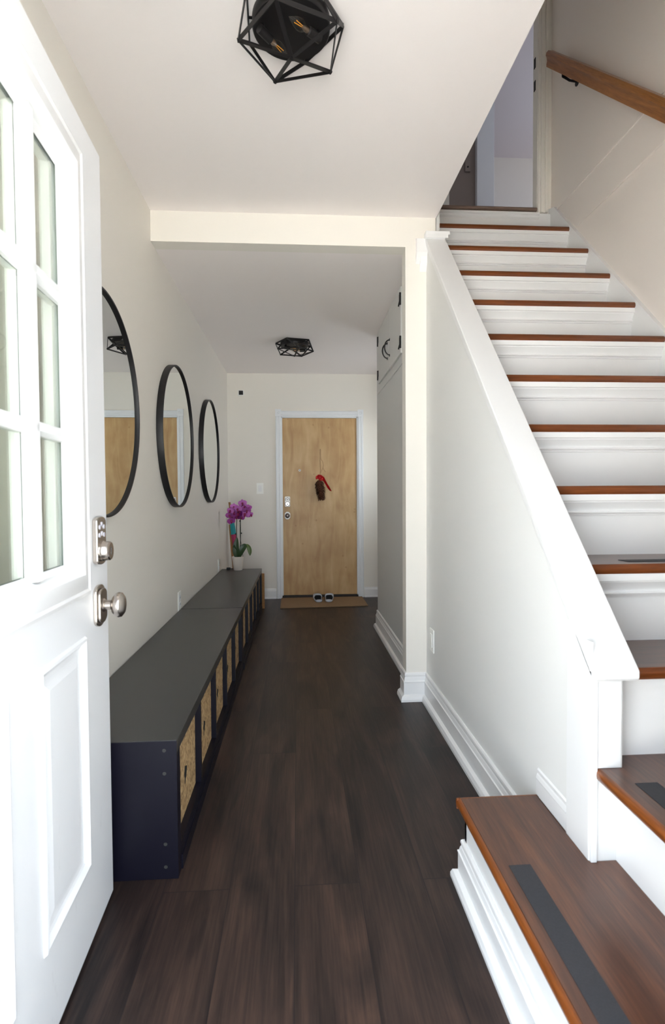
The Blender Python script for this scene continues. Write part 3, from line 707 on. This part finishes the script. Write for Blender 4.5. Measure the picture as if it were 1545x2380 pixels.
for ui,yy in ((0,1.4986),(1,1.4986+BL+.006)):
    for k in range(5):
        y0=yy+.04+k*.3415
        if proto is None: proto=make_box(y0); base_y=y0; o=proto
        else: o=copy_tree(proto); o.location.y=proto.location.y+(y0-base_y)
        o['label']='tan storage box with dark hand slot, %s from the entry in the %s bench'%(ordn[k],['near','far'][ui])
        o['category']='storage box'; o['group']='tan fibre boxes in the bench compartments'
        WM[o]=Matrix.Translation(o.location)

# ---------------------------------------------------------------- ceiling lights
def ceiling_light(cx,cy,zc,az,label,bulbs):
    R1=.156; h1=.112; h2=.074
    t=thing('ceiling_light',label,'ceiling light',(cx,cy,zc-h1),0,'black geometric cage ceiling lights')
    ap=Vector((cx,cy,zc-h1)); c0=Vector((cx,cy,zc-.03))
    Lw=[Vector((cx+R1*math.cos(az+i*2*PI/5),cy+R1*math.sin(az+i*2*PI/5),zc-h2)) for i in range(5)]
    Up=[Vector((cx+R1*math.cos(az+(i+.5)*2*PI/5),cy+R1*math.sin(az+(i+.5)*2*PI/5),zc-.006)) for i in range(5)]
    b=BM(); E_=[]
    for i in range(5):
        E_+=[(ap,Lw[i]),(Lw[i],Lw[(i+1)%5]),(Lw[i],Up[i]),(Lw[i],Up[(i-1)%5]),(Up[i],Up[(i+1)%5])]
    for a,c_ in E_:
        nrm=((a+c_)/2-c0); bar(b,a,c_,.0115,.0028,nrm)
    for p in Lw+[ap]: lathe(b,[(0,-.003),(.006,-.003),(.006,.003),(0,.003)],axm(p,(p-c0)),n=10)
    obj('cage',b,'black',t)
    b=BM(); lathe(b,[(0,-.0005),(.113,-.0005),(.115,-.004),(.115,-.030),(.112,-.034),(0,-.034)],Matrix.Translation((cx,cy,zc)),n=64); obj('canopy',b,'black',t,smooth=True,sharp=40)
    for i in range(5):
        b=BM(); a=Up[i]; m_=(Up[i]+Up[(i+1)%5])/2; q=Vector((cx,cy,a.z))+(m_-Vector((cx,cy,a.z))).normalized()*.11; bar(b,m_,q,.008,.003,(0,0,1)); obj('mounting_tab',b,'black',t)
    for (sx,sy),(ex,ey) in bulbs:
        s=Vector((cx+sx,cy+sy,zc-.052)); e=Vector((cx+ex,cy+ey,zc-.060)); d_=(e-s).normalized()
        b=BM(); tube(b,[s-Vector((0,0,-.02)),s],[.008,.008],8); lathe(b,[(0,-.012),(.0125,-.012),(.0125,.034),(.010,.036),(0,.036)],axm(s,d_),n=20); so=obj('bulb_socket',b,'black',t,smooth=True)
        b=BM(); lathe(b,[(.0085,.034),(.009,.046)],axm(s,d_),n=20); lathe(b,[(.0085,.046),(.012,.052),(.016,.062),(.0165,.070),(.013,.084),(.007,.096),(.0025,.106),(0,.110)],axm(s,d_),n=24); bo=obj('candle_bulb',b,'bulb',so,smooth=True)
        a_,b_=frame(d_); b=BM()
        for u in (-.004,.004): tube(b,[s+d_*.058+a_*u*.6,s+d_*.084+a_*u*1.2],.0011,6)
        obj('filament',b,'filament',bo)
        b=BM(); lathe(b,[(0,.036),(.0075,.036),(.0075,.046),(.004,.056),(0,.058)],axm(s,d_),n=16); obj('bulb_base',b,'brass',bo,smooth=True)
    return t
ceiling_light(-.0075,1.6415,ZC1,.6704,'near ceiling light, black geometric cage over the entry',[((.075,-.005),(-.01,-.08)),((-.085,-.015),(-.01,.065))])
ceiling_light(-.0167,4.48,ZC2,1.169,'far ceiling light, black geometric cage in the back hallway',[((-.07,-.05),(.03,-.03)),((.08,.04),(-.02,.03))])

# ---------------------------------------------------------------- wall fittings
t=thing('security_camera','small white wall sensor with black face high on the end wall','camera',(-.575,YE-.03,2.10))
b=BM(); box(b,-.607,-.543,YE-.03,YE-.0003,2.098,2.165); obj('housing',b,'plastic',t,bevel=.012)
b=BM(); box(b,-.592,-.548,YE-.036,YE-.0295,2.108,2.150); obj('face',b,'blackp',t,bevel=.006)
t=thing('light_switch','white rocker light switch on the end wall left of the wooden door','light switch',(-.388,YE,1.095))
b=BM(); box(b,-.423,-.353,YE-.006,YE-.0005,1.092,1.206); obj('switch_plate',b,'plastic',t,bevel=.002)
b=BM(); hexa(b,[(-.405,YE-.006,1.115),(-.371,YE-.006,1.115),(-.371,YE-.006,1.183),(-.405,YE-.006,1.183),(-.405,YE-.008,1.115),(-.371,YE-.008,1.115),(-.371,YE-.013,1.183),(-.405,YE-.013,1.183)]); obj('rocker',b,'trim',t,bevel=.001)
def outlet_x(name,label,cat,x,s,yc,zc,rocker=False):
    t=thing(name,label,cat,(x,yc,zc-.057))
    b=BM(); xs=sorted((x+s*.0005,x+s*.006)); box(b,xs[0],xs[1],yc-.036,yc+.036,zc-.057,zc+.057); pl=obj('cover_plate',b,'plastic',t,bevel=.002)
    if rocker:
        b=BM(); xs=sorted((x+s*.006,x+s*.010)); box(b,xs[0],xs[1],yc-.017,yc+.017,zc-.033,zc+.033); obj('rocker',b,'plastic',t,bevel=.001)
    else:
        for dz in (-.02,.02):
            b=BM(); xs=sorted((x+s*.005,x+s*.008)); box(b,xs[0],xs[1],yc-.016,yc+.016,zc+dz-.014,zc+dz+.014); so=obj('socket',b,'casing',t,bevel=.002)
            b=BM()
            for dy in (-.006,.006): xs=sorted((x+s*.0075,x+s*.0084)); box(b,xs[0],xs[1],yc+dy-.001,yc+dy+.001,zc+dz-.004,zc+dz+.006)
            obj('slots',b,'blackp',so)
    return t
outlet_x('wall_outlet','white outlet on the left wall just above the middle of the bench','outlet',XL,1,3.255,.445)
outlet_x('wall_outlet','white outlet low on the left wall beside the potted orchid','outlet',XL,1,4.86,.452)
outlet_x('wall_outlet','white rocker plate low on the half wall next to the pillar','outlet',XK,-1,2.622,.346,True)

# ---------------------------------------------------------------- potted orchid
px,py=-.552,4.965
O=thing('potted_orchid','purple orchid in a cream tapered pot on the far end of the bench','plant',(px,py,HB))
b=BM(); lathe(b,[(0,0),(.038,0),(.041,.004),(.054,.120),(.0545,.124),(.052,.125),(.050,.120),(.047,.100),(0,.100)],Matrix.Translation((px,py,HB)),n=40); pot=obj('pot',b,'pot',O,smooth=True,sharp=50)
b=BM(); lathe(b,[(0,.112),(.030,.110),(.0485,.106)],Matrix.Translation((px,py,HB)),n=24); obj('bark',b,'soil',O)
def leaf(pts,wid,m,fold=.25):
    b=BM(); n=len(pts); rows=[]
    P=[Vector(p) for p in pts]
    for i,p in enumerate(P):
        d=(P[min(i+1,n-1)]-P[max(i-1,0)]).normalized(); s=d.cross(Vector((0,-1,.25))).normalized(); up=s.cross(d).normalized()
        rows.append([b.verts.new(p+s*wid[i]*u+up*abs(u)*wid[i]*fold) for u in (-1,-.5,0,.5,1)]+[b.verts.new(p+s*wid[i]*u+up*(abs(u)*wid[i]*fold-.002)) for u in (1,.5,0,-.5,-1)])
    for A,B in zip(rows,rows[1:]):
        for k in range(10): b.faces.new((A[k],A[(k+1)%10],B[(k+1)%10],B[k]))
    b.faces.new(rows[0]); b.faces.new(rows[-1][::-1])
    o=obj('leaf',b,m,O,smooth=True,sharp=60); s_=o.modifiers.new('s','SUBSURF'); s_.levels=1; s_.render_levels=2
zt=HB+.10
leaf([(px-.005,py-.01,zt),(px-.014,py-.02,zt+.06),(px-.016,py-.02,zt+.13),(px-.006,py-.01,zt+.185),(px-.006,py-.008,zt+.205)],[.014,.030,.030,.014,.002],'leaf')
leaf([(px+.002,py-.01,zt),(px+.028,py-.03,zt+.06),(px+.052,py-.03,zt+.115),(px+.075,py-.02,zt+.130),(px+.085,py-.01,zt+.125)],[.010,.024,.032,.022,.002],'leaf')
leaf([(px+.045,py+.0,zt+.10),(px+.080,py-.01,zt+.135),(px+.102,py-.02,zt+.115),(px+.114,py-.02,zt+.065),(px+.112,py-.02,zt+.030)],[.006,.016,.022,.020,.002],'leaf2')
leaf([(px-.01,py+.01,zt),(px-.022,py-.01,zt+.05),(px-.030,py-.02,zt+.10),(px-.028,py-.03,zt+.14)],[.010,.022,.020,.002],'leaf')
stemA=[(px-.006,py,zt),(px-.010,py,zt+.15),(px-.010,py,zt+.30),(px-.002,py-.01,zt+.40),(px+.02,py-.015,zt+.47),(px+.06,py-.02,zt+.50),(px+.10,py-.02,zt+.46)]
stemB=[(px+.012,py+.01,zt),(px+.024,py+.01,zt+.15),(px+.026,py+.005,zt+.28),(px+.028,py,zt+.38),(px+.05,py-.01,zt+.45),(px-.03,py-.01,zt+.47),(px-.05,py-.02,zt+.44)]
for s in (stemA,stemB[:5]):
    b=BM(); tube(b,s,[.0042,.0038,.0036,.0032,.0026,.002,.0015][:len(s)],8); o=obj('flower_stem',b,'stem',O,smooth=True)
b=BM(); tube(b,[(px+.046,py+.01,zt+.02),(px+.034,py+.008,zt+.12),(px+.022,py+.004,zt+.20),(px+.020,py,zt+.36)],.0018,6); obj('support_stake',b,'stem',O)
for q in ((px-.018,py,zt+.232),(px+.034,py,zt+.238),(px+.022,py,zt+.35)):
    b=BM(); lathe(b,[(0,-.007),(.006,-.004),(.007,.003),(0,.008)],axm(q,(1,0,.3)),n=10); obj('stem_clip',b,'blackp',O,smooth=True)
def flower_mesh():
    b=BM()
    def petal(ang,L,Wd,off,cup):
        rows=[]; nn=6
        for i in range(nn+1):
            t=i/nn; r=.003+L*t; w=Wd*math.sin(PI*min(1,.08+.92*t))**.7*(1 if i<nn else .15)
            row=[]
            for u in (-1,-.5,0,.5,1):
                x=r; y=u*w; z=off+cup*t*t-abs(u)*w*.15
                row.append(b.verts.new((x*math.cos(ang)-y*math.sin(ang),x*math.sin(ang)+y*math.cos(ang),z)))
            rows.append(row)
        for A,B in zip(rows,rows[1:]):
            for k in range(4): b.faces.new((A[k],A[k+1],B[k+1],B[k]))
    for a in (90,210,330): petal(math.radians(a),.027,.0115,0,-.006)
    for a in (12,168): petal(math.radians(a),.030,.018,.002,-.004)
    bmesh.ops.solidify(b,geom=b.faces[:],thickness=.0008)
    return b
def lip_mesh():
    b=BM(); lathe(b,[(0,.014),(.006,.011),(.008,.004),(.005,0)],Matrix.Translation((0,0,0)),n=10)
    lathe(b,[(0,.014),(.005,.012),(.007,.006),(.002,.002),(0,.002)],Matrix.Translation((0,-.008,0))@Matrix.Rotation(.5,4,'X'),n=10); return b
# flower positions read from the plant: dx, dz (from px, HB), scale, roll
FL=[(-.068,.505,.9),(-.052,.452,.95),(-.058,.545,.9),(-.030,.580,.9),(.006,.560,1),(-.030,.535,1.05),(.010,.520,1.05),(.048,.612,1),(.028,.545,1),(.068,.580,.95),(.072,.515,1.15),(.090,.545,.9),(-.005,.490,.95),(.100,.572,.8),(.040,.482,.75),(.124,.506,.75)]
fproto=None
for i,(dx,dz,s) in enumerate(FL):
    loc=Vector((dx+.002*R.uniform(-1,1),R.uniform(-.035,.02),dz))
    if fproto is None:
        b=flower_mesh(); fl=obj('flower',b,'petal',O,smooth=True,local=True,sharp=60)
        b=lip_mesh(); lp=obj('lip',b,'lip',fl,smooth=True,local=True)
        fproto=fl
    else: fl=copy_tree(fproto,O)
    fl.location=loc; side=.9 if dx>.1 else .0
    fl.rotation_euler=(PI/2+R.uniform(-.1,.3),R.uniform(-.3,.3),R.uniform(-.5,.5)+side*.9); fl.scale=(s*1.3,s*1.3,s*1.3)

# ---------------------------------------------------------------- things in the corner behind the bench
t=thing('leaning_umbrella','rolled teal and pink umbrella with wooden handle leaning in the far corner','umbrella',(-.56,5.42,0))
def seg(a,b_,t0,t1): return Vector(a).lerp(Vector(b_),t0),Vector(a).lerp(Vector(b_),t1)
A=Vector((-.560,5.40,.008)); B=Vector((-.690,5.50,1.010))
b=BM(); tube(b,[A,A.lerp(B,.35)],[.007,.012],10); p,q=seg(A,B,.86,1); tube(b,[p,q],.011,10); obj('wooden_handle',b,'stickwood',t)
for n_,m_,u0,u1,r0,r1 in (('pink_panel','pink',.35,.675,.010,.024),('teal_panel','teal',.676,.80,.024,.020),('plum_panel','plum',.80,.87,.020,.018)):
    p,q=seg(A,B,u0,u1); b=BM(); d_=(q-p)
    a_,c_=frame(d_); n=20; rings=[]
    for tt in (0,.33,.66,1):
        rr0=r0+(r1-r0)*tt; rings.append([b.verts.new(p.lerp(q,tt)+(a_*math.cos(k*2*PI/n+tt)+c_*math.sin(k*2*PI/n+tt))*rr0*(1+.14*(k%2))) for k in range(n)])
    for X,Y in zip(rings,rings[1:]):
        for k in range(n): b.faces.new((X[k],X[(k+1)%n],Y[(k+1)%n],Y[k]))
    b.faces.new(rings[0]); b.faces.new(rings[-1]); obj(n_,b,m_,t)
b=BM(); tube(b,[(-.610,5.36,.0),(-.655,5.43,.45),(-.692,5.53,.78)],.012,10); tag(obj('wooden_pole',b,'stickwood'),'short tan wooden pole leaning in the corner beside the umbrella','pole')
t=thing('cable_plug','small black plug lying behind the orchid pot','plug',(-.638,4.99,HB))
b=BM(); box(b,-.660,-.625,4.985,5.010,HB,HB+.020); obj('plug_body',b,'blackp',t,bevel=.003)
b=BM(); tube(b,[(-.626,4.997,HB+.010),(-.60,5.01,HB+.006),(-.585,5.035,HB+.005)],.003,6); obj('cable',b,'blackp',t)
b=BM(); box(b,-.42,-.322,5.11,5.135,0.0,.335); tag(obj('fibre_panel',b,'card',bevel=.004),'brown fibre panel standing on the floor behind the far bench end','panel')

# ---------------------------------------------------------------- door ornament
t=thing('pine_cone_ornament','pine cone with red ribbon hanging from twine on the wooden door','door ornament',(.235,YE-.02,1.03))
cx,cyy=.232,YE-.018
top=Vector((.222,cyy,1.232)); bot=Vector((.250,cyy,1.035))
b=BM(); ax=bot-top; H=ax.length; Mx=axm(top,ax)
def cr_(u): return .043*min(1,(.55+u*4))*(1 if u<.45 else 1-(u-.45)*.55)
lathe(b,[(0,0)]+[(cr_(u)*.62,u*H) for u in [i/10 for i in range(11)]]+[(0,H+.004)],Mx,n=14)
cnt=0; GA=2.39996
for i in range(230):
    u=(i+.5)/230; a=i*GA; r0=cr_(u)*.5; r1=cr_(u)*R.uniform(1.0,1.3)+.002; h=u*H
    p=[Mx@Vector((r0*math.cos(a+s*.22),r0*math.sin(a+s*.16),h-.006)) for s in (-1,1)]
    q=[Mx@Vector((r1*math.cos(a+s*.20),r1*math.sin(a+s*.10),h+.012)) for s in (1,-1)]
    q2=[Mx@Vector((r1*.96*math.cos(a+s*.20),r1*.96*math.sin(a+s*.10),h+.017)) for s in (1,-1)]
    v=[b.verts.new(x) for x in p+q]; b.faces.new(v); w=[b.verts.new(x) for x in p+q2]; b.faces.new(w); b.faces.new((v[3],v[2],w[2],w[3]))
obj('pine_cone',b,'cone',t)
def ribbon(pts,w,tw=0):
    b=BM(); P=[Vector(p) for p in pts]; n=len(P); rows=[]
    for i,p in enumerate(P):
        d=(P[min(i+1,n-1)]-P[max(i-1,0)]).normalized(); s=d.cross(Vector((0,1,0))).normalized()
        ww=w[i] if isinstance(w,list) else w; s=s*math.cos(tw*i)+Vector((0,-1,0))*math.sin(tw*i)
        rows.append((b.verts.new(p+s*ww/2),b.verts.new(p-s*ww/2)))
    for A,B in zip(rows,rows[1:]): b.faces.new((A[0],A[1],B[1],B[0]))
    bmesh.ops.solidify(b,geom=b.faces[:],thickness=.0015); return b
rb=ribbon([(.205,cyy-.030,1.262),(.215,cyy-.036,1.275),(.235,cyy-.040,1.268),(.262,cyy-.034,1.248),(.280,cyy-.022,1.225),(.300,cyy-.012,1.190),(.318,cyy-.010,1.160),(.338,cyy-.008,1.130),(.352,cyy-.006,1.118)],[.020,.030,.040,.042,.026,.024,.030,.024,.006],.12)
obj('ribbon_tail',rb,'ribbon',t,smooth=True)
b=BM()
for (ox,oz,rr,ty) in ((-.024,1.262,.016,.5),(.002,1.268,.015,1.4),(.014,1.244,.020,2.3),(-.002,1.250,.014,.0),(-.030,1.252,.011,1.1)):
    lathe(b,[(rr*.55,-.008),(rr,-.004),(rr*1.05,.004),(rr*.6,.010),(rr*.5,.004),(rr*.9,.0)],axm((.228+ox,cyy-.028,oz),(math.cos(ty)*.6,-1,math.sin(ty)*.5)),n=14,close=True)
obj('ribbon_loops',b,'ribbon',t,smooth=True)
b=BM(); y=YE+.010
tube(b,[(.238,y,1.553),(.2375,y-.002,1.45),(.240,y-.006,1.34),(.234,y-.012,1.285)],.0018,6); tube(b,[(.243,y,1.553),(.244,y-.002,1.48),(.246,y-.004,1.45),(.262,y-.004,1.43),(.272,y-.004,1.39),(.266,y-.004,1.36),(.280,y-.004,1.335),(.295,y-.004,1.318)],.0016,6)
tube(b,[(.266,y-.004,1.36),(.252,y-.005,1.335),(.243,y-.007,1.31)],.0014,6); tube(b,[(.238,y,1.553),(.2405,y,1.558),(.243,y,1.553)],.0018,6)
obj('twine',b,'twine',t)

# ---------------------------------------------------------------- doormat and shoes
b=BM(); hexa(b,[(-.174,5.095,0),(.672,5.140,0),(.668,5.585,0),(-.176,5.585,0),(-.174,5.095,.011),(.672,5.140,.011),(.668,5.585,.011),(-.176,5.585,.011)])
tag(obj('doormat',b,'mat',bevel=.003),'brown coir doormat in front of the wooden door','doormat')
def shoe(cx,y0,rz,mir,label):
    t=thing('clog_shoe',label,'shoe',(cx,y0,.0115),rz,'pair of grey clogs on the doormat')
    L=.235
    # stations: y, half width, top height, inner opening half width
    S=[(0,.020,.026),(.012,.034,.030),(.04,.039,.032),(.08,.040,.040),(.12,.043,.054),(.15,.046,.064),(.18,.046,.062),(.205,.040,.042),(.222,.028,.034),(.233,.012,.026)]
    b=BM(); n=20; rings=[]
    for i,(y,w,h) in enumerate(S):
        ring_=[]
        for k in range(n):
            a=2*PI*k/n; c,s=math.cos(a),math.sin(a)
            x=w*(abs(c)**.7)*(1 if c>0 else -1); z=h/2+h/2*(abs(s)**.6)*(1 if s>0 else -1)
            ring_.append((x+mir*.006*math.sin(y/L*PI),y,z))
        rings.append([b.verts.new(p) for p in ring_])
    for i,(A,B) in enumerate(zip(rings,rings[1:])):
        ym=(S[i][0]+S[i+1][0])/2
        for k in range(n):
            j=(k+1)%n; am=2*PI*(k+.5)/n
            if math.sin(am)>.42 and .008<ym<.135: continue      # foot opening
            b.faces.new((A[k],A[j],B[j],B[k]))
    b.faces.new(rings[0][::-1]); b.faces.new(rings[-1])
    o=obj('shoe_body',b,'clog',t,local=True,smooth=True,sharp=80)
    so=o.modifiers.new('t','SOLIDIFY'); so.thickness=.006; so.offset=-1
    ss=o.modifiers.new('s','SUBSURF'); ss.levels=1; ss.render_levels=2
    b=BM(); 
    pr_=[(-.026,.012),(-.033,.04),(-.033,.12),(-.030,.16),(.030,.16),(.033,.12),(.033,.04),(.026,.012)]
    prism(b,pr_,'Z',.008,.013); prism(b,[(-.034,.128),(-.034,.150),(.034,.150),(.034,.128)],'Z',.012,.046); obj('insole_and_toe_shade',b,'insole_and_toe_shade',t,local=True)  # insole, plus an upright black plate painting the shade inside the toe
    b=BM(); tube(b,[(-.041,.10,.030),(-.040,.085,.048),(-.022,.055,.058),(0,.048,.060),(.022,.055,.058),(.040,.085,.048),(.041,.10,.030)],.004,6) if False else tube(b,[(-.040,.120,.036),(-.028,.130,.054),(0,.134,.060),(.028,.130,.054),(.040,.120,.036)],.004,8)
    obj('collar_rim',b,'clog',t,local=True,smooth=True)
    return t
shoe(.205,5.300,.05,-1,'left of the two grey clogs on the doormat')
shoe(.300,5.300,-.07,1,'right of the two grey clogs on the doormat')


# ---------------------------------------------------------------- outside
b=BM(); box(b,-9,9,-16,YF-.12,-.12,-.02); struct('floor_porch',b,'concrete','pale concrete porch outside the entry door','porch')

# ---------------------------------------------------------------- light
SKY,SUN=4.0,46.0
w=bpy.data.worlds.new('sky'); sc.world=w; w.use_nodes=True; nt=w.node_tree
bg=nt.nodes['Background']; bg.inputs[0].default_value=(.80,.90,1.0,1); bg.inputs[1].default_value=SKY
sl=bpy.data.lights.new('sun','SUN'); sl.energy=SUN; sl.angle=.02; sl.color=(1,.97,.92); so_=bpy.data.objects.new('sun',sl); so_.rotation_euler=(math.radians(-32),0,math.radians(8)); col.objects.link(so_)
def portal(name,loc,rot,sx,sy):
    l=bpy.data.lights.new(name,'AREA'); l.shape='RECTANGLE'; l.size=sx; l.size_y=sy; l.cycles.is_portal=True
    o=bpy.data.objects.new(name,l); o.location=loc; o.rotation_euler=rot; col.objects.link(o)
portal('portal_doorway',(-.08,YF-.13,.99),(PI/2,0,0),.98,2.0)
portal('portal_added_recess',(1.31,4.93,1.36),(0,PI/2,0),.72,.5)  # sky portal for the added recess opening
portal('portal_upstairs',(4.22,4.9,4.2),(0,PI/2,0),1.5,1.5)

# ---------------------------------------------------------------- camera
cam=bpy.data.cameras.new('camera'); co=bpy.data.objects.new('camera',cam); col.objects.link(co); sc.camera=co
yaw,pit,rol=.0646,-.0303,-.0062
f=Vector((math.sin(yaw)*math.cos(pit),math.cos(yaw)*math.cos(pit),math.sin(pit)))
r0=Vector((math.cos(yaw),-math.sin(yaw),0)); u0=r0.cross(f)
r=r0*math.cos(rol)+u0*math.sin(rol); u=-r0*math.sin(rol)+u0*math.cos(rol)
mw_=Matrix.Identity(4)
for i in range(3): mw_[i][0]=r[i]; mw_[i][1]=u[i]; mw_[i][2]=-f[i]
mw_.translation=Vector((0,0,1.07)); co.matrix_world=mw_
cam.sensor_fit='VERTICAL'; cam.sensor_height=36; cam.lens=1248*36/2380; cam.clip_start=.02; cam.clip_end=60
cam.dof.use_dof=True; cam.dof.focus_distance=3.6; cam.dof.aperture_fstop=5.6
vs=sc.view_settings; vs.view_transform='Standard'; vs.look='None'; vs.gamma=1; vs.exposure=.66; vs.use_curve_mapping=False
sc.cycles.max_bounces=14; sc.cycles.diffuse_bounces=8; sc.cycles.transparent_max_bounces=12
